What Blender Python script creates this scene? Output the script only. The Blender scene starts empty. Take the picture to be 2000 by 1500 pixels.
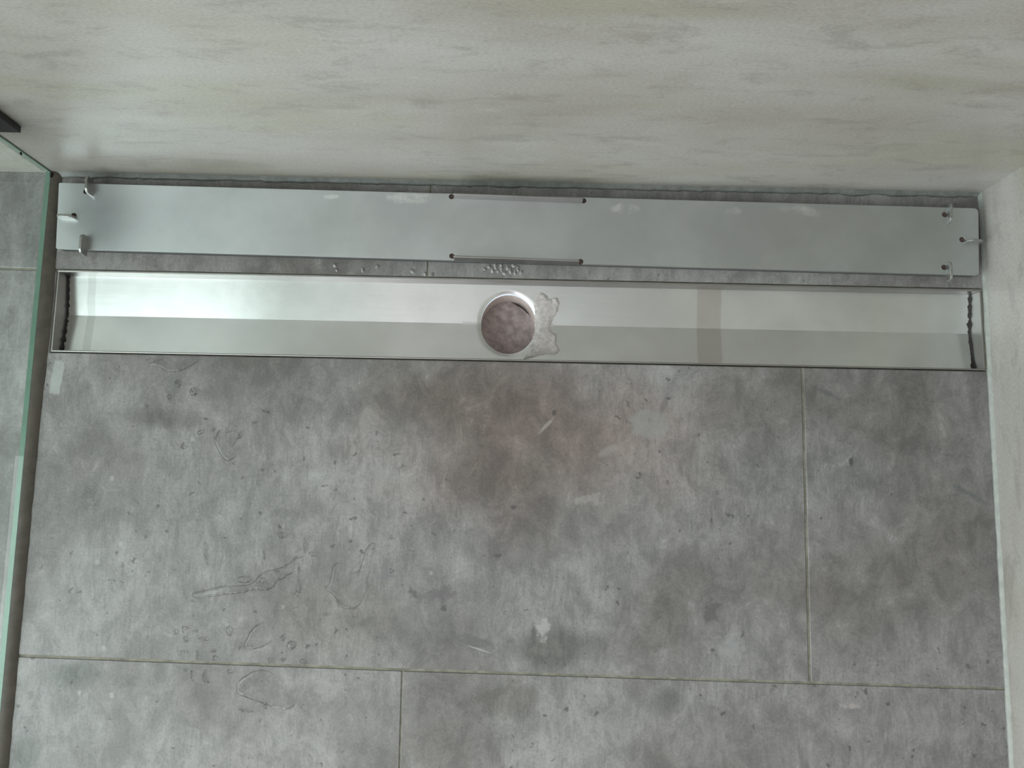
import bpy, bmesh, math, random
from mathutils import Vector, Euler, noise, geometry

random.seed(7)
S = bpy.context.scene
COL = S.collection

# ------------------------------------------------------------------ camera
CAM = Vector((0.44594, -0.30129, 0.78803))
ROT = Euler((0.128450, -0.011753, 0.018657), 'XYZ')
FPX = 1627.52
cd = bpy.data.cameras.new('camera'); cd.sensor_width = 36.0; cd.lens = FPX / 2000 * 36
cd.clip_start = 0.02; cd.clip_end = 50
cam = bpy.data.objects.new('camera', cd); COL.objects.link(cam)
cam.location = CAM; cam.rotation_euler = ROT
S.camera = cam
RM = ROT.to_matrix()

# ------------------------------------------------------------------ world, window daylight, exposure
wd = bpy.data.worlds.new('world'); S.world = wd; wd.use_nodes = True
wd.node_tree.nodes['Background'].inputs[0].default_value = (0.75, 0.85, 1.0, 1)
wd.node_tree.nodes['Background'].inputs[1].default_value = 1.0

W = 0.912                      # clear width between glass screen and tiled side wall
RX0, RY0, RZ = -0.46, -1.70, 2.35   # far corner and height of the bathroom
WY0, WY1, WZ0, WZ1 = -1.60, -0.20, 0.06, 2.22    # tall window opening in the far side wall
ld = bpy.data.lights.new('window_daylight', 'AREA'); ld.shape = 'RECTANGLE'
ld.size = WZ1 - WZ0; ld.size_y = WY1 - WY0; ld.energy = 43; ld.color = (1.0, 0.962, 0.985)
lo = bpy.data.objects.new('window_daylight', ld); COL.objects.link(lo)
lo.location = (RX0 - 0.06, (WY0 + WY1) / 2, (WZ0 + WZ1) / 2)
lo.rotation_euler = (0, math.radians(-90), 0)

DX0, DX1, DZ1 = -0.44, 0.00, 2.05      # added opening opposite the drain, out of view, for a fill light
dd = bpy.data.lights.new('front_fill_light', 'AREA'); dd.shape = 'RECTANGLE'  # added area lamp that evens out the light from the front
dd.size = DX1 - DX0; dd.size_y = DZ1; dd.energy = 13; dd.color = (1.0, 0.962, 0.985)
do = bpy.data.objects.new('front_fill_light', dd); COL.objects.link(do)
do.location = ((DX0 + DX1) / 2, RY0 - 0.06, DZ1 / 2); do.rotation_euler = (math.radians(90), 0, 0)

vs = S.view_settings
vs.view_transform = 'Standard'; vs.look = 'None'; vs.gamma = 1; vs.use_curve_mapping = False
vs.exposure = 0.12
S.cycles.use_denoising = True
S.cycles.use_adaptive_sampling = True; S.cycles.adaptive_threshold = 0.05
S.cycles.max_bounces = 8; S.cycles.diffuse_bounces = 2; S.cycles.glossy_bounces = 3
S.cycles.transparent_max_bounces = 8


def P(px, py, z=0.0):
    """place on the level z that the photograph shows at a pixel"""
    d = RM @ Vector(((px - 1000) / FPX, -(py - 750) / FPX, -1))
    t = (z - CAM.z) / d.z
    return CAM + d * t


# ------------------------------------------------------------------ materials
def srgb(r, g, b):
    f = lambda c: (c / 255 / 12.92) if c <= 10 else ((c / 255 + 0.055) / 1.055) ** 2.4
    return (f(r), f(g), f(b), 1)


class N:
    """small node-tree helper"""
    def __init__(s, name):
        s.m = bpy.data.materials.new(name); s.m.use_nodes = True
        s.t = s.m.node_tree; s.b = s.t.nodes['Principled BSDF']; s.out = s.t.nodes['Material Output']
    def n(s, typ, **kw):
        x = s.t.nodes.new(typ)
        for k, v in kw.items(): setattr(x, k, v)
        return x
    def l(s, a, b): s.t.links.new(a, b)
    def setin(s, sock, v):
        if isinstance(v, bpy.types.NodeSocket): s.l(v, sock)
        else: sock.default_value = v
    def pos(s):
        if not hasattr(s, '_p'): s._p = s.n('ShaderNodeNewGeometry').outputs['Position']
        return s._p
    def vm(s, op, a, b=None):
        x = s.n('ShaderNodeVectorMath', operation=op); s.setin(x.inputs[0], a)
        if b is not None: s.setin(x.inputs[1], b)
        return x.outputs['Value'] if op in ('LENGTH', 'DOT_PRODUCT') else x.outputs['Vector']
    def math(s, op, a, b=0.0, clamp=False):
        x = s.n('ShaderNodeMath', operation=op, use_clamp=clamp); s.setin(x.inputs[0], a); s.setin(x.inputs[1], b)
        return x.outputs[0]
    def noise(s, vec, scale, detail=4, rough=0.6, dist=0.0, col=False):
        x = s.n('ShaderNodeTexNoise'); s.setin(x.inputs['Vector'], vec)
        x.inputs['Scale'].default_value = scale; x.inputs['Detail'].default_value = detail
        x.inputs['Roughness'].default_value = rough; x.inputs['Distortion'].default_value = dist
        return x.outputs['Color' if col else 0]
    def ramp(s, fac, *stops):
        x = s.n('ShaderNodeValToRGB'); s.setin(x.inputs[0], fac); e = x.color_ramp.elements
        while len(e) < len(stops): e.new(0.5)
        for k, (p, c) in enumerate(stops):
            e[k].position = p; e[k].color = c if len(c) == 4 else (*c, 1)
        return x.outputs[0]
    def rng(s, v, a, b, c=0.0, d=1.0):
        x = s.n('ShaderNodeMapRange', interpolation_type='SMOOTHSTEP')
        for k, q in enumerate((v, a, b, c, d)): s.setin(x.inputs[k], q)
        return x.outputs[0]
    def mix(s, fac, a, b, mode='MIX'):
        x = s.n('ShaderNodeMix', data_type='RGBA', blend_type=mode); x.clamp_factor = True
        s.setin(x.inputs[0], fac); s.setin(x.inputs[6], a); s.setin(x.inputs[7], b)
        return x.outputs[2]
    def bump(s, h, strength, dist=0.001):
        x = s.n('ShaderNodeBump'); x.inputs['Strength'].default_value = strength
        x.inputs['Distance'].default_value = dist; s.l(h, x.inputs['Height'])
        s.l(x.outputs[0], s.b.inputs['Normal'])
    def fin(s, col=None, rough=0.5, metal=0.0, spec=0.5):
        if col is not None: s.setin(s.b.inputs['Base Color'], col)
        s.setin(s.b.inputs['Roughness'], rough); s.setin(s.b.inputs['Metallic'], metal)
        s.b.inputs['Specular IOR Level'].default_value = spec
        return s.m


def gray(v): return (v, v, v, 1)


# --- floor tile: cement-look porcelain with clouds, wiped streaks, pits and stains
def floor_tile_material():
    n = N('cement_look_tile'); p = n.pos()
    big = n.noise(p, 4.6, 3, 0.6, 0.5)
    c = n.ramp(big, (0.30, srgb(129, 127, 126)), (0.50, srgb(141, 138, 137)), (0.70, srgb(154, 152, 151)))
    hue = n.noise(n.vm('ADD', p, (3.1, 7.7, 0)), 5.5, 2, 0.5)
    c = n.mix(n.rng(hue, 0.38, 0.68), c, n.mix(0.5, c, srgb(150, 138, 126), 'MULTIPLY'), 'MIX')
    mid = n.noise(n.vm('MULTIPLY', p, (1.25, 0.85, 1)), 34, 6, 0.76, 0.4)
    c = n.mix(n.rng(mid, 0.36, 0.60), n.mix(1.0, c, gray(0.69), 'MULTIPLY'), c)
    c = n.mix(n.math('MULTIPLY', n.rng(mid, 0.56, 0.74), 0.35), c, srgb(188, 187, 184))
    # strokes wiped across the tile
    st = n.noise(n.vm('MULTIPLY', p, (360, 60, 1)), 1.0, 4, 0.7, 0.6)
    g = n.rng(hue, 0.62, 0.40)
    c = n.mix(n.math('MULTIPLY', n.rng(st, 0.50, 0.70), n.math('MULTIPLY', g, 0.16)), c, srgb(186, 184, 182))
    c = n.mix(n.math('MULTIPLY', n.rng(st, 0.46, 0.30), n.math('MULTIPLY', g, 0.34)), c, srgb(88, 86, 86))
    # fine grain
    gr = n.noise(p, 420, 2, 0.7)
    c = n.mix(n.rng(gr, 0.30, 0.72), n.mix(1.0, c, gray(0.84), 'MULTIPLY'), c)
    # pits
    wob = n.vm('ADD', p, n.vm('SCALE', n.noise(p, 150, 1, 0.6, 0, True), None))
    wobn = wob.node; wobn.inputs[1].links[0].from_node.inputs['Scale'].default_value = 0.012
    v = n.n('ShaderNodeTexVoronoi'); n.l(wob, v.inputs['Vector']); v.inputs['Scale'].default_value = 105
    pit_size = n.rng(hue, 0.60, 0.36, 0.08, 0.27)
    rnd = n.n('ShaderNodeSeparateColor'); n.l(v.outputs['Color'], rnd.inputs[0])
    pit = n.rng(v.outputs['Distance'], n.math('MULTIPLY', pit_size, 1.1), n.math('MULTIPLY', pit_size, 0.5))
    pit = n.math('MULTIPLY', pit, n.rng(rnd.outputs[0], 0.68, 0.86))
    c = n.mix(n.math('MULTIPLY', pit, 0.66), c, srgb(66, 63, 63))
    v2 = n.n('ShaderNodeTexVoronoi'); n.l(n.vm('ADD', p, (0.37, 0.11, 0)), v2.inputs['Vector']); v2.inputs['Scale'].default_value = 30
    r2 = n.n('ShaderNodeSeparateColor'); n.l(v2.outputs['Color'], r2.inputs[0])
    chalk = n.math('MULTIPLY', n.rng(v2.outputs['Distance'], 0.08, 0.03), n.rng(r2.outputs[1], 0.80, 0.90))
    c = n.mix(n.math('MULTIPLY', chalk, 0.25), c, srgb(190, 192, 188))
    # stains and worn places with a shape of their own, plus a painted camera tint
    warp = n.vm('SUBTRACT', n.noise(p, 110, 2, 0.7, 0, True), (0.5, 0.5, 0.5))
    warp2 = n.vm('SUBTRACT', n.noise(p, 11, 2, 0.65, 0, True), (0.5, 0.5, 0.5))

    def spot(c, px, py, rx, ry, colr, amt, mode='MIX', rough=0.9, soft=0.35, wp=None, ang=0.0, square=False):
        q = P(px, py); k = 1 / 2065.0
        d = n.vm('SUBTRACT', p, (q.x, q.y, 0))
        if ang:
            r = n.n('ShaderNodeVectorRotate', rotation_type='Z_AXIS'); n.l(d, r.inputs['Vector'])
            r.inputs['Angle'].default_value = math.radians(-ang); d = r.outputs[0]
        d = n.vm('MULTIPLY', d, (1 / (rx * k), 1 / (ry * k), 0))
        w = n.vm('MULTIPLY', wp or warp, (rough * 2, rough * 2, 0))
        e = n.vm('ADD', d, w)
        if square:
            sp = n.n('ShaderNodeSeparateXYZ'); n.l(n.vm('ABSOLUTE', e), sp.inputs[0]); ln = n.math('MAXIMUM', sp.outputs[0], sp.outputs[1])
        else: ln = n.vm('LENGTH', e)
        m = n.rng(ln, 1.0, 1.0 - soft)
        return n.mix(n.math('MULTIPLY', m, amt), c, colr, mode)

    c = spot(c, 1060, 850, 480, 240, srgb(252, 231, 225), 0.85, 'MULTIPLY', 0.5, 0.9, warp2)  # pink camera cast of the middle, tinted into the tile colour
    c = spot(c, 800, 780, 160, 90, srgb(226, 216, 210), 0.45, 'MULTIPLY', 0.6, 0.8, warp2)
    c = spot(c, 620, 1190, 190, 160, srgb(226, 221, 214), 0.7, 'MULTIPLY', 0.6, 0.8, warp2)
    c = spot(c, 1090, 1270, 130, 55, srgb(196, 196, 192), 0.9, 'MULTIPLY', 0.7, 0.7, warp2)
    c = spot(c, 1000, 1060, 190, 90, srgb(222, 220, 222), 0.7, 'MULTIPLY', 0.9, 0.8, warp2)
    c = spot(c, 1000, 1370, 90, 50, srgb(214, 212, 204), 0.8, 'MULTIPLY', 0.7, 0.7, warp2)
    c = spot(c, 1300, 1370, 60, 40, srgb(196, 202, 200), 0.8, 'MULTIPLY', 0.8, 0.8, warp2)
    c = spot(c, 130, 1330, 90, 40, srgb(200, 206, 202), 0.8, 'MULTIPLY', 0.9, 0.8, warp2)
    c = spot(c, 40, 1480, 40, 40, srgb(190, 198, 194), 0.8, 'MULTIPLY', 0.9, 0.8, warp2)
    c = spot(c, 330, 815, 110, 30, srgb(205, 203, 203), 0.9, 'MULTIPLY', 0.6, 0.8, warp2)
    c = spot(c, 1268, 828, 42, 36, srgb(142, 141, 139), 0.6, 'MIX', 0.25, 0.3)
    c = spot(c, 1190, 880, 38, 12, srgb(150, 142, 139), 0.5, 'MIX', 0.5, 0.6, None, 28)
    c = spot(c, 1068, 830, 30, 5, srgb(160, 152, 149), 0.6, 'MIX', 0.3, 0.7, None, 48)
    c = spot(c, 1082, 806, 5, 8, srgb(70, 66, 66), 0.8, 'MIX', 0.6, 0.5)
    c = spot(c, 925, 1254, 46, 14, srgb(92, 92, 92), 0.65, 'MIX', 0.8, 0.5, None, -10)
    c = spot(c, 935, 1268, 36, 2.5, srgb(180, 180, 176), 0.45, 'MIX', 0.5, 0.6, None, -17)
    c = spot(c, 862, 1157, 38, 18, srgb(92, 88, 90), 0.7, 'MIX', 1.1, 0.6)
    c = spot(c, 866, 1186, 8, 9, srgb(78, 75, 76), 0.8, 'MIX', 0.8, 0.6)
    c = spot(c, 806, 1158, 14, 12, srgb(84, 82, 84), 0.8, 'MIX', 1.6, 0.5)
    c = spot(c, 755, 1120, 22, 22, srgb(108, 105, 108), 0.6, 'MIX', 1.3, 0.7)
    c = spot(c, 1042, 1240, 7, 20, srgb(88, 86, 84), 0.8, 'MIX', 0.8, 0.6)
    c = spot(c, 1062, 1230, 15, 22, srgb(178, 176, 172), 0.5, 'MIX', 1.3, 0.6)
    c = spot(c, 1390, 1190, 20, 26, srgb(88, 86, 84), 0.7, 'MIX', 1.1, 0.5)
    c = spot(c, 1430, 1265, 34, 30, srgb(150, 152, 152), 0.5, 'MIX', 0.7, 0.7)
    c = spot(c, 1003, 992, 7, 6, srgb(74, 70, 70), 0.85, 'MIX', 1.0, 0.5)
    c = spot(c, 972, 1084, 9, 5, srgb(80, 76, 76), 0.85, 'MIX', 1.0, 0.5)
    c = spot(c, 1662, 902, 6, 12, srgb(60, 60, 60), 0.85, 'MIX', 0.8, 0.5)
    c = spot(c, 1668, 906, 22, 26, srgb(90, 90, 88), 0.35, 'MIX', 0.8, 0.8)
    c = spot(c, 1668, 1378, 26, 7, srgb(170, 160, 158), 0.55, 'MIX', 1.2, 0.6)
    c = spot(c, 1150, 975, 34, 12, srgb(170, 166, 162), 0.32, 'MIX', 1.5, 0.6)
    c = spot(c, 111, 738, 11, 34, srgb(172, 178, 175), 0.55, 'MIX', 0.30, 0.15, None, -5, True)
    c = spot(c, 345, 745, 42, 30, srgb(104, 104, 104), 0.5, 'MIX', 1.5, 0.6)
    c = spot(c, 1620, 770, 40, 7, srgb(84, 86, 86), 0.6, 'MIX', 0.9, 0.7, None, -24)
    c = spot(c, 1890, 962, 52, 7, srgb(88, 92, 92), 0.6, 'MIX', 0.9, 0.7, None, -28)
    for q in ((190, 1098), (236, 1062), (219, 934), (376, 858), (203, 1266), (155, 1352), (218, 1358)):
        c = spot(c, q[0], q[1], 6, 7, srgb(176, 180, 178), 0.35, 'MIX', 0.4, 0.6)
    n.bump(gr, 0.12, 0.0012)
    rough = n.rng(big, 0.3, 0.7, 0.40, 0.52)
    return n.fin(c, rough, 0, 0.45)


def wall_tile_material():
    n = N('travertine_look_wall_tile'); p = n.pos()
    q = n.vm('MULTIPLY', p, (1.0, 1.0, 3.2))
    big = n.noise(q, 3.4, 3, 0.6, 0.5)
    c = n.ramp(big, (0.32, srgb(150, 145, 136)), (0.52, srgb(162, 158, 152)), (0.72, srgb(170, 167, 162)))
    hue = n.noise(n.vm('ADD', q, (5.2, 1.1, 9)), 4.0, 3, 0.5)
    c = n.mix(n.math('MULTIPLY', n.rng(hue, 0.48, 0.72), 0.42), c, srgb(152, 149, 124))
    v = n.noise(n.vm('MULTIPLY', p, (14, 14, 42)), 1.0, 6, 0.76, 0.5)
    c = n.mix(n.math('MULTIPLY', n.rng(v, 0.50, 0.34), 0.36), c, srgb(118, 114, 106))
    v2 = n.noise(n.vm('MULTIPLY', n.vm('ADD', p, (2, 3, 5)), (20, 20, 90)), 1.0, 4, 0.7, 0.4)
    c = n.mix(n.math('MULTIPLY', n.rng(v2, 0.58, 0.72), 0.25), c, srgb(186, 183, 175))
    g = n.noise(n.vm('MULTIPLY', p, (1, 1, 2.0)), 330, 2, 0.7)
    c = n.mix(n.rng(g, 0.30, 0.72), n.mix(1.0, c, gray(0.82), 'MULTIPLY'), c)
    n.bump(g, 0.10, 0.0006)
    return n.fin(c, n.rng(v, 0.3, 0.7, 0.38, 0.30), 0, 0.45)


def steel_material(name, base, rough, streak=0.25, marks=(), aniso=0.5, bands=()):
    n = N(name); p = n.pos()
    st = n.noise(n.vm('MULTIPLY', p, (5, 900, 900)), 1.0, 3, 0.6)
    cl = n.noise(p, 14, 4, 0.6)
    c = n.mix(n.rng(cl, 0.35, 0.7), srgb(*[int(b * 0.95) for b in base]), srgb(*base))
    r = n.math('ADD', rough, n.math('MULTIPLY', n.math('SUBTRACT', st, 0.5), streak * 0.3))
    warp = n.vm('SUBTRACT', n.noise(p, 70, 4, 0.65, 0, True), (0.5, 0.5, 0.5))
    dry = n.noise(p, 55, 5, 0.7)
    for (px, py, rx, ry, z) in marks:          # dried lime marks
        q = P(px, py, z); k = 1 / 2065.0
        d = n.vm('MULTIPLY', n.vm('SUBTRACT', p, (q.x, q.y, q.z)), (1 / (rx * k), 1 / (ry * k), 0))
        m = n.rng(n.vm('LENGTH', n.vm('ADD', d, n.vm('MULTIPLY', warp, (1.6, 1.6, 0)))), 1.0, 0.7)
        m = n.math('MULTIPLY', m, n.rng(dry, 0.40, 0.60))
        c = n.mix(n.math('MULTIPLY', m, 0.55), c, srgb(228, 228, 226)); r = n.math('ADD', r, n.math('MULTIPLY', m, 0.10))
    for (px, hw, amt, colr) in bands:          # dried film left across the trough
        x = P(px, 620, -0.018).x; sx = n.n('ShaderNodeSeparateXYZ'); n.l(n.vm('ADD', p, n.vm('MULTIPLY', warp, (0.003, 0, 0))), sx.inputs[0])
        m = n.rng(n.math('ABSOLUTE', n.math('SUBTRACT', sx.outputs[0], x)), hw / 2020 * 1.08, hw / 2020 * 0.85)
        c = n.mix(n.math('MULTIPLY', m, amt * 0.6), c, srgb(*colr))
    n.b.inputs['Anisotropic'].default_value = aniso
    tv = n.n('ShaderNodeCombineXYZ'); tv.inputs[1].default_value = 1.0; n.l(tv.outputs[0], n.b.inputs['Tangent'])
    n.bump(st, streak * 0.12, 0.0004)
    return n.fin(c, r, 1.0)


def plain(name, col, rough=0.5, metal=0.0, var=0.15, scale=60, bump=0.15):
    n = N(name); p = n.pos()
    f = n.noise(p, scale, 4, 0.65)
    c = n.mix(n.rng(f, 0.3, 0.7), n.mix(1.0, col, gray(1 - var), 'MULTIPLY'), col)
    n.bump(f, bump, 0.0008)
    return n.fin(c, rough, metal)


M_TILE = floor_tile_material()
M_WALL = wall_tile_material()
M_COVER = steel_material('satin_steel_cover', (206, 210, 212), 0.34, 0.25,
                         [(800, 388, 55, 13, .011), (1222, 410, 34, 12, .011), (1432, 412, 18, 9, .011), (1530, 408, 14, 8, .011),
                          (1580, 416, 28, 11, .011), (650, 385, 16, 6, .011), (1560, 408, 18, 7, .011)])
M_TROUGH = steel_material('brushed_steel_trough', (226, 228, 228), 0.25, 0.3, aniso=0.7, bands=[(1385, 25, .55, (160, 142, 138)), (1833, 9, .30, (222, 228, 226)), (176, 8, .45, (150, 152, 150))])
M_RIM = steel_material('steel_rim', (166, 164, 161), 0.36, 0.3)
M_GROUT = plain('cement_grout', srgb(142, 138, 126), 0.9, 0, 0.45, 70, 0.4)
M_SILICONE = plain('grey_silicone', srgb(122, 124, 121), 0.45, 0, 0.30, 110, 0.5)
M_PALE = plain('pale_silicone', srgb(158, 161, 155), 0.45, 0, 0.2, 110, 0.4)
M_DARKSEAL = plain('dark_seal', srgb(84, 78, 70), 0.5, 0, 0.3, 80, 0.4)
M_DIRT = plain('grime', srgb(44, 40, 38), 0.8, 0, 0.4, 300, 0.6)
M_RUST = plain('rust_stained_steel', srgb(98, 78, 70), 0.6, 0.3, 0.5, 700, 0.4)
M_CRUST = plain('sealant_crust', srgb(190, 182, 180), 0.6, 0, 0.3, 220, 0.8)
M_TAB = plain('dull_steel_tab', srgb(176, 176, 172), 0.42, 0.9, 0.25, 300, 0.2)
M_GAPSHADE = plain('painted_gap_shade', srgb(78, 78, 78), 0.7, 0, 0.2, 90, 0.2)  # dark tone painted for the shade below the cover sheet
M_LUMP = plain('hardened_grey_sealant', srgb(158, 155, 153), 0.55, 0, 0.35, 260, 0.6)
M_PIPE = plain('grey_brown_pipe', srgb(222, 204, 198), 0.42, 0, 0.2, 60, 0.2)
M_SLUDGE = plain('pipe_sediment', srgb(182, 166, 165), 0.5, 0, 0.42, 130, 0.8)
M_BLACK = plain('matt_black_metal', srgb(30, 29, 32), 0.45, 0.0, 0.2, 200, 0.1)
M_GREYWALL = plain('grey_plaster', srgb(168, 167, 166), 0.9, 0, 0.06, 8, 0.1)
M_PLASTER = plain('white_plaster', srgb(222, 221, 219), 0.9, 0, 0.06, 8, 0.1)
M_FRAME = plain('white_window_frame', srgb(230, 230, 228), 0.5, 0, 0.05, 30, 0.05)
M_SCREED = plain('screed', srgb(90, 86, 80), 0.95, 0, 0.3, 40, 0.4)


def thin_glass(name, tint, ior=1.5, rough=0.02):
    n = N(name); t = n.t
    t.nodes.remove(n.b)
    tr = n.n('ShaderNodeBsdfTransparent'); tr.inputs[0].default_value = tint
    gl = n.n('ShaderNodeBsdfGlossy'); gl.inputs['Roughness'].default_value = rough
    fr = n.n('ShaderNodeFresnel'); fr.inputs[0].default_value = ior
    bf = n.n('ShaderNodeNewGeometry').outputs['Backfacing']      # thin sheet: the same Fresnel from both sides
    n.l(n.math('ADD', ior, n.math('MULTIPLY', bf, 1 / ior - ior)), fr.inputs[0])
    mx = n.n('ShaderNodeMixShader')
    n.l(fr.outputs[0], mx.inputs[0]); n.l(tr.outputs[0], mx.inputs[1]); n.l(gl.outputs[0], mx.inputs[2])
    n.l(mx.outputs[0], n.out.inputs[0])
    return n.m


M_GLASS = thin_glass('green_tinted_glass', (0.880, 0.952, 0.918, 1), 1.45)
M_GLASSEDGE = plain('polished_glass_edge', srgb(116, 138, 126), 0.25, 0, 0.12, 60, 0.1)
wn = N('water'); wn.t.nodes.remove(wn.b)
wg = wn.n('ShaderNodeBsdfGlass'); wg.inputs['IOR'].default_value = 1.33; wg.inputs['Roughness'].default_value = 0.0
wt = wn.n('ShaderNodeBsdfTransparent'); wt.inputs[0].default_value = (0.97, 0.97, 0.97, 1)
wl = wn.n('ShaderNodeBsdfGlossy'); wl.inputs['Roughness'].default_value = 0.02
wf = wn.n('ShaderNodeMixShader'); wf.inputs[0].default_value = 0.035     # flat film: thin sheet of water
wn.l(wt.outputs[0], wf.inputs[1]); wn.l(wl.outputs[0], wf.inputs[2])
wz = wn.n('ShaderNodeSeparateXYZ'); wn.l(wn.n('ShaderNodeNewGeometry').outputs['Normal'], wz.inputs[0])
wm = wn.n('ShaderNodeMixShader')                                          # curved rim: refracting meniscus
wn.l(wn.rng(wn.math('ABSOLUTE', wz.outputs[2]), 0.985, 0.88), wm.inputs[0])
wn.l(wf.outputs[0], wm.inputs[1]); wn.l(wg.outputs[0], wm.inputs[2]); wn.l(wm.outputs[0], wn.out.inputs[0])
M_WATER = wn.m


# ------------------------------------------------------------------ object helpers
def link(o, parent=None):
    COL.objects.link(o)
    if parent is not None: o.parent = parent
    return o


def obj(name, verts, faces, mat, parent=None, smooth=False, bevel=0.0, seg=2, angle=40):
    off = parent_offset(parent)
    me = bpy.data.meshes.new(name)
    me.from_pydata([tuple(Vector(v) - off) for v in verts], [], faces)
    bm = bmesh.new(); bm.from_mesh(me)
    bmesh.ops.recalc_face_normals(bm, faces=bm.faces)
    if bevel:
        es = [e for e in bm.edges if len(e.link_faces) == 2 and e.calc_face_angle() > math.radians(angle)]
        bmesh.ops.bevel(bm, geom=es, offset=bevel, segments=seg, profile=0.5, affect='EDGES')
    bm.to_mesh(me); bm.free()
    if smooth:
        for f in me.polygons: f.use_smooth = True
    me.materials.append(mat)
    return link(bpy.data.objects.new(name, me), parent)


def parent_offset(p):
    v = Vector((0, 0, 0))
    while p is not None:
        v = v + p.location; p = p.parent
    return v


def thing(name, label, cat, loc, group=None):
    o = bpy.data.objects.new(name, None); o.empty_display_size = 0.02
    o.location = loc; link(o); return tag(o, label, cat, group)


def tag(o, label, cat, group=None):
    o['label'] = label; o['category'] = cat
    if group: o['group'] = group
    return o


def struct(o, label=None):
    o['kind'] = 'structure'
    if label: o['label'] = label
    return o


def box(x0, x1, y0, y1, z0, z1):
    v = [(x, y, z) for z in (z0, z1) for y in (y0, y1) for x in (x0, x1)]
    f = [(0, 1, 3, 2), (4, 6, 7, 5), (0, 4, 5, 1), (2, 3, 7, 6), (0, 2, 6, 4), (1, 5, 7, 3)]
    return v, f


def merge(*parts):
    V, F = [], []
    for v, f in parts:
        k = len(V); V += list(v); F += [tuple(i + k for i in q) for q in f]
    return V, F


def prism(poly, z0, z1):
    n = len(poly)
    v = [(x, y, z0) for x, y in poly] + [(x, y, z1) for x, y in poly]
    f = [tuple(range(n))[::-1], tuple(range(n, 2 * n))] + [(i, (i + 1) % n, n + (i + 1) % n, n + i) for i in range(n)]
    return v, f


def upright(a, b, th, z0, z1):
    """standing strip from ground point a to b"""
    d = Vector((b[0] - a[0], b[1] - a[1])).normalized(); q = Vector((-d.y, d.x)) * th / 2
    return prism([(a[0] + q.x, a[1] + q.y), (a[0] - q.x, a[1] - q.y), (b[0] - q.x, b[1] - q.y), (b[0] + q.x, b[1] + q.y)], z0, z1)


# ------------------------------------------------------------------ room shell
T = 0.10
struct(obj('wall_back', *box(RX0 - T, W + T, 0.0, T, -0.06, RZ), M_WALL), 'beige stone-look tiled wall behind the shower drain')
struct(obj('wall_right', *box(W, W + T, RY0, 0.0, -0.06, RZ), M_WALL), 'beige stone-look tiled side wall at the end of the drain')
struct(obj('wall_front', *merge(box(RX0 - T, DX0, RY0 - T, RY0, -0.06, RZ), box(DX1, W + T, RY0 - T, RY0, -0.06, RZ), box(DX0, DX1, RY0 - T, RY0, DZ1, RZ)), M_GREYWALL), 'plain grey wall opposite the drain with an added opening for fill light')
struct(obj('ceiling', *box(RX0 - T, W + T, RY0 - T, T, RZ, RZ + T), M_PLASTER), 'plain white bathroom ceiling')
struct(obj('wall_left', *merge(box(RX0 - T, RX0, RY0, WY0, -0.06, RZ), box(RX0 - T, RX0, WY1, 0, -0.06, RZ),
                               box(RX0 - T, RX0, WY0, WY1, -0.06, WZ0), box(RX0 - T, RX0, WY0, WY1, WZ1, RZ)), M_PLASTER),
       'plain white wall with the window')
win = struct(obj('window_1', *merge(box(RX0 - .05, RX0 - .005, WY0, WY1, WZ0, WZ0 + .05), box(RX0 - .05, RX0 - .005, WY0, WY1, WZ1 - .05, WZ1),
                                    box(RX0 - .05, RX0 - .005, WY0, WY0 + .05, WZ0 + .05, WZ1 - .05),
                                    box(RX0 - .05, RX0 - .005, WY1 - .05, WY1, WZ0 + .05, WZ1 - .05)), M_FRAME), 'white framed bathroom window')

# ------------------------------------------------------------------ floor: bed with the drain slot, tiles as pieces
CX0, CX1, CY0, CY1 = 0.0135, 0.9085, -0.1770, -0.0970    # outer outline of the steel channel
BZ = -0.0009
bed = merge(box(RX0, CX0 - .0008, RY0, 0, -0.06, BZ), box(CX0 - .0008, W, CY1 + .0008, 0, -0.06, BZ),
            box(CX0 - .0008, W, RY0, CY0 - .0008, -0.06, BZ), box(CX1 + .0006, W, CY0 - .0008, CY1 + .0008, -0.06, BZ))
floor = struct(obj('floor', *bed, M_GROUT), 'grey cement-look tiled shower floor with pale grout')


def tile(poly):
    o = obj('tile', *prism(poly, -0.0115, 0.0), M_TILE, floor, bevel=0.0005, seg=1)
    return o


g = 0.0012
# row under the lying cover
tile([(-0.432, 0), (-0.432, CY1 + .0012), (0.3695 - g / 2, CY1 + .0012), (0.3700 - g / 2, 0)])
tile([(0.3702 + g / 2, 0), (0.3697 + g / 2, CY1 + .0012), (W - .001, CY1 + .0012), (W - .001, 0)])
# row in front of the channel
j = lambda x: -0.4573 - 0.0206 * x + 0.0052 * x * x
tile([(-0.0665, CY1 - .0012), (CX0 - .0012, CY1 - .0012), (CX0 - .0012, CY0 - .0012), (0.7319 - g, CY0 - .0012),
      (0.7312 - g, j(.7325) + g), (0.36, j(.36) + g), (-0.0665, j(-.0665) + g)])
tile([(0.7319 + g, CY0 - .0012), (W - .0015, CY0 - .0012), (W - .0015, j(W) + g), (0.7312 + g, j(.7325) + g)])
# next row
tile([(-0.44, j(-.066) - g), (-.0665, j(-.066) - g), (0.3583 - g * .6, j(.3583) - g), (0.3610 - g * .6, -0.865), (-0.44, -0.857)])
tile([(0.3583 + g * .6, j(.3583) - g), (.7325, j(.7325) - g), (W - .0015, j(W) - g), (W - .0015, -0.872), (0.3610 + g * .6, -0.865)])
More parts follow.
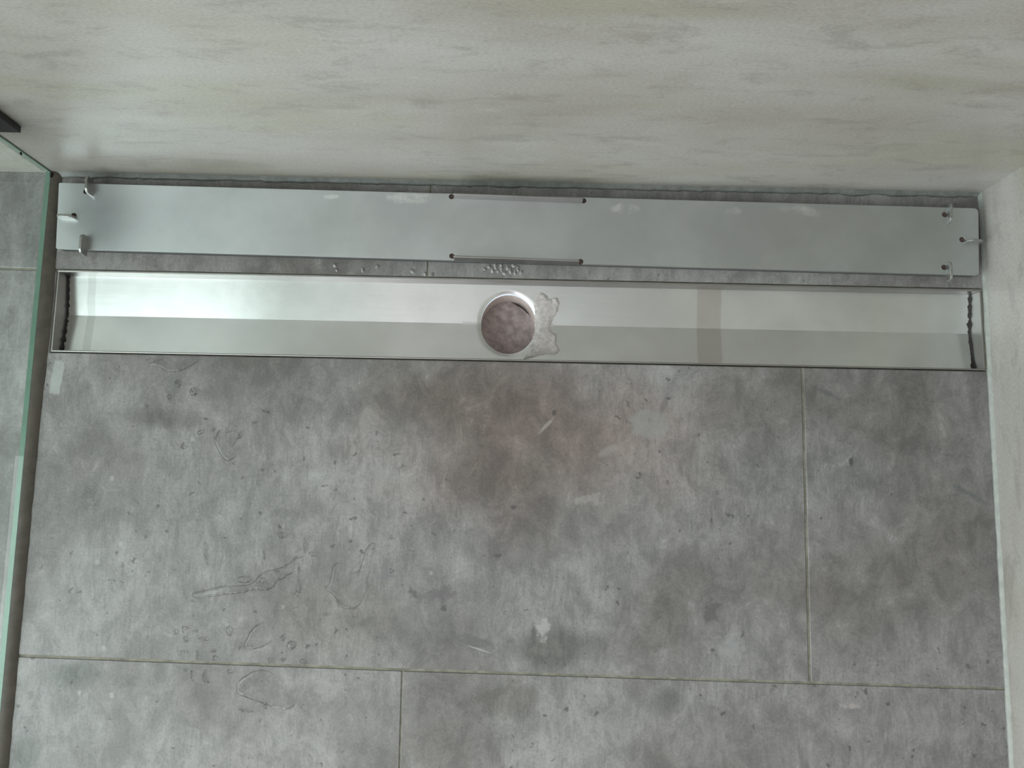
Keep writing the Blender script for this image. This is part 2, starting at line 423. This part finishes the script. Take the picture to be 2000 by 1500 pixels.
# the rest of the bathroom floor
tile([(RX0, CY1 - .0012), (-.069, CY1 - .0012), (-.069, j(-.066) + g), (RX0, j(-.066) + g)])
tile([(RX0, 0), (RX0, CY1 + .0012), (-0.4345, CY1 + .0012), (-0.4345, 0)])
tile([(RX0, j(-.066) - g), (-.4425, j(-.066) - g), (-.4425, -0.857), (RX0, -0.857)])
for r in range(3):
    y1 = -0.8755 - r * 0.4025
    y0 = max(y1 - 0.40, RY0)
    x = -0.868 + (-0.4 if r % 2 else 0)
    while x < W - .02:
        a, b = max(x, RX0), min(x + 0.80, W - .0015)
        if b - a > 0.02: tile([(a, y0), (b, y0), (b, y1), (a, y1)])
        x += 0.8025


# wavering sealant beads
def bead(name, a, b, w, h, mat, side, n=160, amp=0.35, seed=0, z=0.0):
    """quarter-round joint along a-b on the floor against the wall that lies on the given side"""
    a, b, side = Vector(a), Vector(b), Vector(side)
    V, F = [], []
    for i in range(n + 1):
        t = i / n; c = a.lerp(b, t)
        k = 1 + amp * noise.noise(Vector((t * 40 + seed, seed, 0))) + amp * .7 * noise.noise(Vector((t * 160 + seed, 5, 0)))
        for (u, q) in ((0, 1.0), (0.30, 0.55), (0.6, 0.28), (1.0, 0.0)):
            o = c - side * (w * k * u); V.append((o.x, o.y, z + h * k * q))
        V.append((c.x, c.y, z - 0.001))
    for i in range(n):
        for m in range(4):
            s0 = i * 5 + m; F.append((s0, s0 + 1, s0 + 6, s0 + 5))
    return obj(name, V, F, mat, None, smooth=True)


struct(bead('trim_1', (0.001, 0, 0), (W, 0, 0), 0.0046, 0.0034, M_SILICONE, (0, 1, 0), 300, 0.40, 3), 'uneven grey silicone joint at the foot of the back wall')
struct(bead('trim_2', (W, 0, 0), (W, -1.0, 0), 0.0022, 0.0045, M_PALE, (1, 0, 0), 240, 0.30, 11), 'pale silicone joint at the foot of the side wall')

# ------------------------------------------------------------------ linear drain channel
ch = thing('shower_channel', 'open stainless steel linear drain channel with a round outlet, sunk in the floor', 'drain',
           (0.46, -0.137, -0.06))
RIM = 0.0022; ZE, ZV = -0.0155, -0.0200
ix0, ix1, iy0, iy1 = CX0 + RIM, CX1 - RIM, CY0 + RIM, CY1 - RIM
HC = P(993, 634, -0.018); hx, hy = HC.x, (iy0 + iy1) / 2 - 0.0005
HRX, HRY = 0.0272, 0.0300
VY = hy


def trough_z(x, y):
    if y >= VY: z = ZE + (ZV - ZE) * (iy1 - y) / (iy1 - VY)
    else: z = ZE + (ZV - ZE) * (y - iy0) / (VY - iy0)
    r = math.hypot((x - hx) / HRX, (y - hy) / HRY)
    if r < 1.12:
        t = max(0, min(1, (1.12 - r) / 0.12)); z = z - 0.0012 * (t * t * (3 - 2 * t))
    return z


V, F = [], []
ra, rb = hx - 0.048, hx + 0.048
NA, NR = 96, 14
for i in range(NA):
    a = 2 * math.pi * i / NA; ca, sa = math.cos(a), math.sin(a)
    e = (hx + HRX * ca, hy + HRY * sa)
    k = min((rb - hx) / abs(ca) if abs(ca) > 1e-6 else 9, ((iy1 - hy) if sa > 0 else (hy - iy0)) / abs(sa) if abs(sa) > 1e-6 else 9)
    q = (hx + ca * k, hy + sa * k)
    for m in range(NR + 1):
        t = m / NR
        x, y = e[0] + (q[0] - e[0]) * t, e[1] + (q[1] - e[1]) * t
        V.append((x, y, trough_z(x, y)))
for i in range(NA):
    for m in range(NR):
        a, b = i * (NR + 1) + m, ((i + 1) % NA) * (NR + 1) + m
        F.append((a, a + 1, b + 1, b))
# corners of the pressed zone, then the two long flat runs
for sx, sy in ((1, 1), (-1, 1), (-1, -1), (1, -1)):
    pass
def run(x0, x1):
    ys = [iy1, VY, iy0]; k = len(V)
    for x in (x0, x1):
        for y in ys: V.append((x, y, trough_z(x, y) if y == VY else ZE))
    F.extend([(k, k + 1, k + 4, k + 3), (k + 1, k + 2, k + 5, k + 4)])
run(ix0, ra); run(rb, ix1)
tb = obj('trough_base', V, F, M_TROUGH, ch)
bm = bmesh.new(); bm.from_mesh(tb.data)
for f in bm.faces:
    if f.normal.z < 0: f.normal_flip()
bm.to_mesh(tb.data); bm.free()
for f in tb.data.polygons:
    f.use_smooth = (Vector(f.center) + parent_offset(ch) - Vector((hx, hy, 0))).xy.length < 0.045


def fill_corners():
    V2, F2 = [], []
    for sx in (-1, 1):
        for sy in (-1, 1):
            # triangle between the last ring points and the true corner of the pressed zone
            cx, cy = (rb if sx > 0 else ra), (iy1 if sy > 0 else iy0)
            pts = []
            for i in range(NA):
                a = 2 * math.pi * i / NA; ca, sa = math.cos(a), math.sin(a)
                if ca * sx <= 0 or sa * sy <= 0: continue
                k1 = (rb - hx) / abs(ca); k2 = ((iy1 - hy) if sa > 0 else (hy - iy0)) / abs(sa)
                pts.append((i, k1 - k2, hx + ca * min(k1, k2), hy + sa * min(k1, k2)))
            pts.sort(key=lambda q: abs(q[1]))
            A = next(q for q in pts if q[1] < 0); B = next(q for q in pts if q[1] >= 0)
            k = len(V2)
            for (x, y) in ((A[2], A[3]), (cx, cy), (B[2], B[3])):
                V2.append((x, y, trough_z(x, y) + 0.00002))
            F2.append((k, k + 1, k + 2))
    return V2, F2


fc = fill_corners()
me = tb.data; bm = bmesh.new(); bm.from_mesh(me); off = parent_offset(ch)
for f in fc[1]:
    vs_ = [bm.verts.new(Vector(fc[0][i]) - off) for i in f]
    q = bm.faces.new(vs_); q.normal_update()
    if q.normal.z < 0: q.normal_flip()
bm.to_mesh(me); bm.free()

# four walls, each with its folded rim
obj('channel_wall', *box(CX0, CX1, iy1, CY1, -0.024, 0.0006), M_RIM, ch, bevel=0.0005, seg=2)
obj('channel_wall', *box(CX0, CX1, CY0, iy0 - 0.0006, -0.024, 0.0004), M_RIM, ch, bevel=0.0005, seg=2)
obj('channel_wall', *box(CX0, ix0 - .0005, iy0 - .0006, iy1, -0.024, 0.0003), M_RIM, ch, bevel=0.0004, seg=2)
obj('channel_wall', *box(ix1 + .0004, CX1, iy0 - .0006, iy1, -0.024, 0.0003), M_RIM, ch, bevel=0.0004, seg=2)


# grime-dark jagged seams at both ends of the trough
def seam(xc, sgn, wmean, seed):
    V, F = [], []; n = 60
    for i in range(n + 1):
        t = i / n; y = iy0 + (iy1 - iy0) * t
        k = wmean * (0.55 + 0.9 * abs(noise.noise(Vector((t * 9, seed, 1)))) + 0.5 * noise.noise(Vector((t * 30, seed, 2))))
        k = max(k, wmean * .25)
        z = trough_z(xc, y)
        V += [(xc, y, z + 0.0016), (xc + sgn * k * .5, y, z + 0.0007), (xc + sgn * k, y, z + 0.0001)]
    for i in range(n):
        F += [(3 * i, 3 * i + 1, 3 * i + 4, 3 * i + 3), (3 * i + 1, 3 * i + 2, 3 * i + 5, 3 * i + 4)]
    o = obj('end_seam', V, F, M_DIRT, ch, smooth=True); o['label'] = 'dark grimy seam'
    return o


seam(ix0 - .0004, 1, 0.0026, 4.0)
seam(ix1 + .0003, -1, 0.0030, 9.0)

# outlet: pipe wall and sediment at the bend
V, F = [], []; NA2 = 72; rings = [(0, -0.0225, 1.0), (1, -0.026, 1.0), (2, -0.045, .99), (3, -0.068, .96)]
for (m, z, k) in rings:
    for i in range(NA2):
        a = 2 * math.pi * i / NA2
        V.append((hx + HRX * k * math.cos(a), hy + HRY * k * math.sin(a), z))
for m in range(len(rings) - 1):
    for i in range(NA2):
        a, b = m * NA2 + i, m * NA2 + (i + 1) % NA2; F.append((a, b, b + NA2, a + NA2))
pipe = obj('outlet_pipe', V, F, M_PIPE, ch, smooth=True); pipe['label'] = 'dull grey-brown outlet pipe wall'
V, F = [], []; NRs = 12
V.append((hx, hy, -0.047))
for m in range(1, NRs + 1):
    for i in range(NA2):
        a = 2 * math.pi * i / NA2; k = m / NRs
        x, y = hx + HRX * k * .995 * math.cos(a), hy + HRY * k * .995 * math.sin(a)
        z = -0.048 + 0.012 * k * k * max(0, math.cos(a + 2.6)) + 0.0016 * noise.noise(Vector((x * 160, y * 160, 3)))
        V.append((x, y, z))
for i in range(NA2): F.append((0, 1 + i, 1 + (i + 1) % NA2))
for m in range(NRs - 1):
    for i in range(NA2):
        a, b = 1 + m * NA2 + i, 1 + m * NA2 + (i + 1) % NA2; F.append((a, b, b + NA2, a + NA2))
sed = obj('pipe_sediment', V, F, M_SLUDGE, ch, smooth=True); sed['label'] = 'mottled grey-brown sediment at the bottom of the outlet'

V, F = [], []
for i in range(25):
    a = math.radians(28 + 60 * i / 24); k = 0.93 + 0.02 * noise.noise(Vector((i * .8, 0, 0)))
    w = 0.10 * math.sin(math.pi * i / 24) * (0.6 + 0.6 * abs(noise.noise(Vector((i * 1.1, 4, 0)))))
    for q in (k, k - w): V.append((hx + HRX * q * math.cos(a), hy + HRY * q * math.sin(a), -0.0435))
for i in range(24): F.append((2 * i, 2 * i + 1, 2 * i + 3, 2 * i + 2))
gm = obj('grime_crack', V, F, M_DIRT, ch); gm['label'] = 'dark crack between pipe wall and sediment'

# pale sealant crust smeared beside the outlet
out_px = [(1047, 578), (1056, 572), (1066, 576), (1072, 585), (1088, 582), (1093, 592), (1090, 607), (1083, 618), (1076, 634), (1077, 648),
          (1087, 652), (1086, 672), (1094, 685), (1084, 694), (1064, 693), (1040, 699), (1022, 703), (1028, 691), (1038, 672), (1044, 648), (1045, 625), (1044, 606), (1042, 590)]
cz = -0.0185
poly = [P(x, y, cz) for x, y in out_px]
bm = bmesh.new(); fv = [bm.verts.new((q.x, q.y, 0)) for q in poly]; f0 = bm.faces.new(fv)
bmesh.ops.triangulate(bm, faces=[f0])
bmesh.ops.subdivide_edges(bm, edges=bm.edges, cuts=5, use_grid_fill=True)
bnd = {v for e in bm.edges if e.is_boundary for v in e.verts}
for v in bm.verts:
    x, y = v.co.x, v.co.y
    zz = trough_z(x, y)
    if v in bnd:
        v.co.x += 0.0007 * noise.noise(Vector((x * 500, y * 500, 0))); v.co.y += 0.0007 * noise.noise(Vector((x * 500, y * 500, 4)))
        v.co.z = zz + 0.0002
    else:
        v.co.z = zz + 0.0014 + 0.0010 * noise.noise(Vector((x * 300, y * 300, 8))) + 0.0006 * noise.noise(Vector((x * 900, y * 900, 8)))
    v.co -= off
for f in bm.faces:
    f.normal_update(); f.smooth = True
    if f.normal.z < 0: f.normal_flip()
me = bpy.data.meshes.new('sealant_crust'); bm.to_mesh(me); bm.free(); me.materials.append(M_CRUST)
cr = link(bpy.data.objects.new('sealant_crust', me), ch); cr['label'] = 'flaky pale sealant crust beside the outlet'

# ------------------------------------------------------------------ drain cover lying upside down against the wall
ZP = 0.0128
cv = thing('drain_cover', 'long satin steel drain cover lying upside down between channel and wall, tabs pointing up', 'drain cover',
           (0.46, -0.046, 0.0))
TL, TR_, BR_, BL = P(115, 357, ZP), P(1911, 407, ZP), P(1912, 538, ZP), P(109, 486, ZP)


def rounded(corners, rads, n=5):
    out = []; m = len(corners)
    for i in range(m):
        a, c, b = Vector(corners[i - 1][:2]), Vector(corners[i][:2]), Vector(corners[(i + 1) % m][:2])
        r = rads[i]; u, v = (a - c).normalized() * r, (b - c).normalized() * r
        for k in range(n + 1):
            t = k / n; out.append(tuple((c + u) * (1 - t) ** 2 + c * 2 * t * (1 - t) + (c + v) * t * t))
    return out


plate = obj('plate', *prism(rounded([TL, BL, BR_, TR_], [.0015, .002, .004, .005]), ZP - 0.0034, ZP), M_COVER, cv)
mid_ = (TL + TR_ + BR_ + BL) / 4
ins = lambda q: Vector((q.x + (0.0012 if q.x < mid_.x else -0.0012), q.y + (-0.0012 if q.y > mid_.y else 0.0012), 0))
gap_shade = obj('gap_shade', *prism([tuple(ins(q)[:2]) for q in (TL, BL, BR_, TR_)], 0.0004, ZP - 0.0036), M_GAPSHADE, cv); gap_shade['label'] = 'dark grey filler painted as the shaded gap under the steel sheet'  # dark filler stands in for the shadow gap along the cover edge
holes_px = [(168, 374), (164, 470), (144, 421), (1845, 419), (1844, 522), (1879, 468), (882, 384), (1140, 392), (883, 500), (1134, 511)]
hb = bmesh.new()
for hpx in holes_px:
    q = P(*hpx, ZP)
    r = bmesh.ops.create_cone(hb, cap_ends=True, segments=20, radius1=0.0026, radius2=0.0026, depth=0.012)
    for v in r['verts']: v.co += Vector((q.x, q.y, ZP)) - parent_offset(cv)
hm = bpy.data.meshes.new('cutter'); hb.to_mesh(hm); hb.free()
ho = bpy.data.objects.new('cutter', hm); COL.objects.link(ho); ho.location = cv.location
bo = plate.modifiers.new('holes', 'BOOLEAN'); bo.object = ho; bo.operation = 'DIFFERENCE'; bo.solver = 'EXACT'
bv = plate.modifiers.new('edge', 'BEVEL'); bv.width = 0.0015; bv.segments = 4; bv.limit_method = 'ANGLE'; bv.angle_limit = math.radians(50)
bpy.context.view_layer.update()
dg = bpy.context.evaluated_depsgraph_get()
nm = bpy.data.meshes.new_from_object(plate.evaluated_get(dg))
plate.modifiers.clear(); plate.data = nm
bpy.data.objects.remove(ho)
for hpx in holes_px:
    q = P(*hpx, ZP)
    rr = [(q.x + 0.0025 * math.cos(2 * math.pi * i / 16), q.y + 0.0025 * math.sin(2 * math.pi * i / 16)) for i in range(16)]
    o = obj('relief_hole', *prism(rr, ZP - 0.0033, ZP - 0.0020), M_RUST, cv); o['label'] = 'rusty relief hole'

TH = 0.0024; ZT0 = ZP + 0.0108


def tab(a, b, ZT=ZT0):
    a, b = P(*a, ZP), P(*b, ZP)
    d = (b - a).normalized(); L = (b - a).length; q = Vector((-d.y, d.x, 0)) * TH / 2
    # side profile: foot on the plate, rounded free corners
    prof = [(0, ZP - .0016), (L, ZP - .0016), (L, ZT - .004), (L - .0012, ZT - .0012), (L - .004, ZT), (.004, ZT), (.0012, ZT - .0012), (0, ZT - .004)]
    n = len(prof)
    V = [tuple(a + d * s + q + Vector((0, 0, z - ZP))) for s, z in prof] + [tuple(a + d * s - q + Vector((0, 0, z - ZP))) for s, z in prof]
    F = [tuple(range(n)), tuple(range(n, 2 * n))[::-1]] + [(i, (i + 1) % n, n + (i + 1) % n, n + i) for i in range(n)]
    return obj('locating_tab', V, F, M_TAB, cv, bevel=0.0004, seg=2, angle=50)


tab((179, 350), (178, 383)); tab((169, 462), (166, 500)); tab((115, 424), (149, 426.5), ZP + .0075)
tab((1852, 399), (1852, 437), ZP + .0062); tab((1850, 513), (1852, 550), ZP + .0072); tab((1884, 472), (1915, 474.5), ZP + .0075)


def flange(a, b):
    a, b = P(*a, ZP), P(*b, ZP)
    o = obj('side_flange', *upright(a, b, 0.0018, ZP - .0018, ZP + 0.0115), M_RIM, cv, bevel=0.0006, seg=3)
    return o


flange((887, 386.5), (1137, 396.0)); flange((887, 507), (1130, 515.5))

# ------------------------------------------------------------------ glass screen with its seal and black wall bracket
gs = thing('shower_screen', 'green-tinted glass shower screen standing on a dark seal beside the drain', 'shower screen', (-0.005, -0.45, 0.0))
obj('glass_pane', *box(-0.008, 0.0, -0.95, -0.0008, 0.0045, 2.0), M_GLASS, gs)
e = obj('glass_edge', *box(-0.0052, 0.0002, -0.95, -0.0008, 0.0006, 0.0040), M_GLASSEDGE, gs, bevel=0.0004, seg=1); e['label'] = 'pale green polished glass edge'


def seal_strip():
    V, F = [], []; n = 200
    for i in range(n + 1):
        t = i / n; y = -0.0006 - t * 0.9494
        w = 0.0098 + 0.0007 * noise.noise(Vector((t * 60, 2, 0))) + 0.0022 * max(0, 1 - abs(y + .14) / .10)
        for (u, z) in ((0.0004, 0.0045), (0.003, 0.0042), (w * .75, 0.0026), (w, 0.0002)):
            V.append((u, y, z))
    for i in range(n):
        for m in range(3):
            a = i * 4 + m; F.append((a, a + 1, a + 5, a + 4))
    o = obj('bottom_seal', V, F, M_DARKSEAL, gs, smooth=True); o['label'] = 'dark brown-grey seal under the glass'


seal_strip()
ws = obj('wall_seal', *box(-0.0016, 0.0004, -0.0014, -0.0004, 0.0046, 2.0), M_GLASSEDGE, gs)
for (z, r) in ((0.0035, .0030), (0.055, .0014)):
    sp = [(0.0014 + r * .6 * math.cos(2 * math.pi * i / 10) * .6, -0.004 + r * math.sin(2 * math.pi * i / 10)) for i in range(10)]
    obj('mould_spot', *prism(sp, z, z + 0.003), M_DIRT, gs, bevel=0.0004, seg=1)
br = obj('wall_bracket', *merge(box(-0.040, 0.0300, -0.0060, -0.0004, 0.1065, 0.1665)), M_BLACK, gs, bevel=0.0007, seg=2)
br['label'] = 'matt black wall bracket'
obj('clamp_jaw', *box(0.0006, 0.0090, -0.045, -0.0060, 0.1065, 0.1665), M_BLACK, br, bevel=0.0012, seg=2)
obj('clamp_jaw', *box(-0.0175, -0.0090, -0.045, -0.0060, 0.1065, 0.1665), M_BLACK, br, bevel=0.0012, seg=2)


# ------------------------------------------------------------------ loose pieces on the tiles
def blob(name, pts, h, mat, label, cat, group=None, z=0.0, rough=0.0, rimw=0.0022):
    """low domed puddle from an outline (photo pixels -> floor)"""
    ring = [P(x, y, z) for x, y in pts]
    # smooth the outline (Chaikin, closed)
    for _ in range(2 if len(ring) < 16 else 1):
        r2 = []
        for i in range(len(ring)):
            a, b = ring[i], ring[(i + 1) % len(ring)]
            r2 += [a * .75 + b * .25, a * .25 + b * .75]
        ring = r2
    if len(ring) > 30: ring = [q + Vector((noise.noise(q * 420), noise.noise(q * 420 + Vector((9, 0, 0))), 0)) * 0.0008 for q in ring]
    c = sum(ring, Vector()) / len(ring); c.z = z
    loop = [Vector((q.x - c.x, q.y - c.y)) for q in ring]; nl = len(loop)
    x0, x1 = min(q.x for q in loop), max(q.x for q in loop); y0, y1 = min(q.y for q in loop), max(q.y for q in loop)
    step = max(0.00035, min(0.0009, min(x1 - x0, y1 - y0) / 9))

    def edge_dist(q):
        m = 9.0
        for a in range(nl):
            u, w_ = loop[a], loop[(a + 1) % nl]; d = w_ - u; L = d.length_squared
            t = max(0.0, min(1.0, (q - u).dot(d) / L)) if L else 0.0
            m = min(m, (q - u - d * t).length)
        return m

    def inside(q):
        r = False
        for a in range(nl):
            u, w_ = loop[a], loop[(a + 1) % nl]
            if (u.y > q.y) != (w_.y > q.y) and q.x < (w_.x - u.x) * (q.y - u.y) / (w_.y - u.y) + u.x: r = not r
        return r

    pts_in = []; yy = y0 + step / 2; row = 0
    while yy < y1:
        xx = x0 + step * (0.25 if row % 2 else 0.75)
        while xx < x1:
            q = Vector((xx, yy))
            if inside(q):
                d = edge_dist(q)
                if d > step * .45: pts_in.append((q, d))
            xx += step
        yy += step * .87; row += 1
    rim = min(rimw, max([d for _, d in pts_in] + [0.0004]))
    vs2 = loop + [q for q, _ in pts_in]; dist = [0.0] * nl + [d for _, d in pts_in]
    ov, oe, of, orig, _, _ = geometry.delaunay_2d_cdt(vs2, [(a, (a + 1) % nl) for a in range(nl)], [], 1, 1e-7)
    bm = bmesh.new(); bv_ = []
    for q, og in zip(ov, orig):
        d = dist[og[0]] if og else 0.0; t = min(1.0, d / rim)
        bv_.append(bm.verts.new((q.x, q.y, 0.00005 + h * (1 - (1 - t) ** 2))))
    for f in of:
        try: bm.faces.new([bv_[a] for a in f])
        except ValueError: pass
    for q in bm.faces:
        q.normal_update(); q.smooth = True
        if q.normal.z < 0: q.normal_flip()
    if rough:
        for v in bm.verts:
            if v.co.z > 0.0002: v.co.z += rough * noise.noise(Vector((v.co.x * 900 + c.x * 77, v.co.y * 900, 2)))
    me = bpy.data.meshes.new(name); bm.to_mesh(me); bm.free(); me.materials.append(mat)
    o = bpy.data.objects.new(name, me); o.location = (c.x, c.y, z); COL.objects.link(o)
    return tag(o, label, cat, group)


k1 = lambda pts: [(300 + x * .3, 1000 + y * .3) for x, y in pts]
k2 = lambda pts: [(60 + x * .3, 680 + y * .3) for x, y in pts]
blob('water_puddle', k1([(285, 566), (318, 558), (350, 558), (385, 548), (412, 550), (430, 541), (455, 545), (475, 534), (500, 540), (520, 530), (545, 538), (565, 527), (600, 524),
                         (618, 512), (640, 516), (655, 504), (680, 502), (700, 512), (730, 516), (762, 502), (785, 485), (798, 456), (822, 442), (850, 436), (870, 412), (902, 402),
                         (916, 370), (910, 340), (928, 308), (946, 298), (925, 284), (890, 330), (800, 372), (700, 390), (640, 470), (560, 480), (450, 478), (395, 492), (330, 512), (262, 520), (248, 545)]),
     0.0014, M_WATER, 'long water puddle with a wavy glinting lower rim on the large tile', 'water')
blob('water_puddle', k1([(1105, 492), (1150, 470), (1162, 350), (1200, 325), (1240, 350), (1265, 400), (1330, 395), (1360, 320), (1385, 210), (1450, 195),
                         (1440, 260), (1405, 310), (1410, 400), (1380, 440), (1395, 500), (1350, 600), (1300, 640), (1215, 620), (1190, 560), (1140, 520)]),
     0.0017, M_WATER, 'narrow forked water puddle at the middle of the large tile', 'water')
blob('water_puddle', k1([(530, 1180), (545, 1100), (620, 1050), (700, 1020), (790, 1050), (845, 1110), (840, 1160), (890, 1220), (930, 1240), (890, 1290), (800, 1280), (650, 1230)]),
     0.0011, M_WATER, 'thin rounded water puddle just below the long grout joint', 'water')
blob('water_puddle', k2([(1190, 590), (1215, 665), (1270, 742), (1312, 732), (1345, 685), (1300, 660), (1330, 610), (1370, 570), (1320, 530), (1260, 560), (1230, 520)]),
     0.0017, M_WATER, 'small hooked water puddle on the tile below the channel', 'water')
blob('water_puddle', k2([(760, 110), (830, 122), (880, 150), (930, 162), (1000, 142), (1060, 110), (1110, 70), (1000, 60), (900, 66), (800, 80)]),
     0.0015, M_WATER, 'water puddle lying along the front edge of the channel', 'water')
blob('water_puddle', k1([(645, 748), (730, 704), (762, 780), (775, 842), (710, 880), (640, 900), (575, 885), (610, 812)]),
     0.0017, M_WATER, 'arched water puddle just above the long grout joint', 'water')
drops = [  # crop, x, y, half width, half height, tilt
    (1, 335, 245, 17, 48, 3), (1, 345, 320, 11, 36, -10), (1, 590, 438, 46, 24, 5), (1, 705, 448, 15, 26, 20), (1, 838, 150, 38, 22, 8), (1, 985, 215, 14, 55, 0),
    (1, 1035, 275, 26, 16, 10), (1, 945, 294, 24, 9, 0), (1, 800, 384, 16, 9, 0), (1, 720, 280, 12, 34, -8), (1, 1120, 668, 26, 8, 0), (1, 1205, 595, 15, 32, -15),
    (1, 1300, 660, 12, 30, 0), (1, 490, 775, 22, 38, -5), (1, 145, 780, 18, 22, 0), (1, 205, 756, 22, 13, 20), (1, 270, 776, 20, 8, 0), (1, 205, 832, 15, 18, 0),
    (1, 325, 826, 36, 11, 5), (1, 200, 911, 28, 9, 3), (1, 285, 930, 11, 28, 0), (1, 388, 908, 24, 9, 0), (1, 398, 955, 14, 26, 0), (1, 838, 822, 15, 20, 0),
    (1, 895, 870, 32, 34, 15), (1, 978, 975, 24, 18, 20), (1, 838, 962, 22, 11, 0), (1, 752, 968, 12, 16, 0), (1, 205, 1029, 18, 8, 0), (1, 248, 1065, 11, 36, -8),
    (1, 330, 1068, 13, 42, 4), (1, 495, 1040, 22, 14, 10), (1, 582, 1152, 14, 20, 0), (1, 592, 1198, 24, 8, 5), (1, 724, 1268, 12, 18, -15), (1, 595, 1292, 55, 10, 10),
    (1, 235, 1316, 8, 9, 0), (1, 350, 1108, 16, 8, 0), (1, 1545, 165, 10, 14, 0), (1, 950, 430, 11, 85, -4), (1, 565, 870, 10, 30, 25), (1, 660, 650, 14, 9, 0),
    (2, 1105, 546, 24, 14, -10), (2, 1190, 530, 18, 12, -15), (2, 1540, 412, 14, 18, -30), (2, 1458, 482, 24, 10, -20), (2, 1362, 574, 18, 13, -20), (2, 1055, 285, 22, 30, 0),
    (2, 900, 318, 16, 20, 0), (2, 768, 1458, 14, 10, 0), (2, 752, 380, 10, 14, 0), (2, 960, 230, 22, 26, 0), (2, 1225, 1072, 9, 10, 0)]
for i, (cr_, x, y, rx, ry, a) in enumerate(drops):
    a = math.radians(a); pts = []
    for q in range(10):
        t = 2 * math.pi * q / 10; w = 1 + 0.22 * noise.noise(Vector((i * 3.3, math.cos(t) * 1.3, math.sin(t) * 1.3)))
        dx, dy = rx * w * math.cos(t), ry * w * math.sin(t)
        pts.append((x + dx * math.cos(a) - dy * math.sin(a), y + dx * math.sin(a) + dy * math.cos(a)))
    if cr_ == 2: lab, gr_ = 'small clear water drop on the tile between channel and the long puddle', 'water drops nearer the channel'
    elif y > 990: lab, gr_ = 'small clear water drop on the tile below the long grout joint', 'water drops below the grout joint'
    elif x < 420 and y > 740: lab, gr_ = 'small clear water drop in the tight cluster just above the long grout joint', 'tight cluster of water drops above the grout joint'
    else: lab, gr_ = 'small clear water drop around the larger puddles on the big tile', 'water drops around the larger puddles'
    blob('water_drop', (k1 if cr_ == 1 else k2)(pts), 0.0014 if min(rx, ry) < 14 else 0.0018, M_WATER, lab, 'water drop', gr_, rimw=0.0035)

# lumps of old sealant on the tile strip between cover and channel, chips along the wall joint
cluster = [(955, 521, 5, 4), (962, 528, 4, 6), (968, 520, 4, 7), (973, 531, 3, 5), (979, 523, 4, 8), (986, 533, 5, 4), (991, 522, 4, 7), (997, 529, 4, 7), (1003, 519, 5, 4), (1006, 532, 3, 6),
           (1012, 525, 4, 7), (1018, 533, 4, 5), (946, 526, 4, 3)]
loose = [(654, 519, 4, 4), (737, 522, 4, 4), (708, 528, 3, 4), (805, 530, 4, 4), (657, 528, 3, 3), (830, 535, 4, 5)]
for i, (x, y, rx, ry) in enumerate(cluster + loose + [(988, 360, 2.5, 4)]):
    pts = [(x + rx * (1 + .6 * noise.noise(Vector((i * 2.7, q * .9, 0)))) * math.cos(q * math.pi / 4), y + ry * (1 + .6 * noise.noise(Vector((i * 2.7, q * .9, 3)))) * math.sin(q * math.pi / 4)) for q in range(8)]
    if i < len(cluster): lab, gr_ = 'hardened sealant lump in the dense cluster behind the outlet', 'clustered sealant lumps behind the outlet'
    elif i < len(cluster) + len(loose): lab, gr_ = 'lone small sealant lump on the tile strip left of the cluster', 'lone sealant lumps on the tile strip'
    else: lab, gr_ = 'tiny pale sealant chip at the foot of the back wall', None
    blob('sealant_lump', pts, 0.0014, M_LUMP, lab, 'sealant lump', gr_, rough=0.0009)
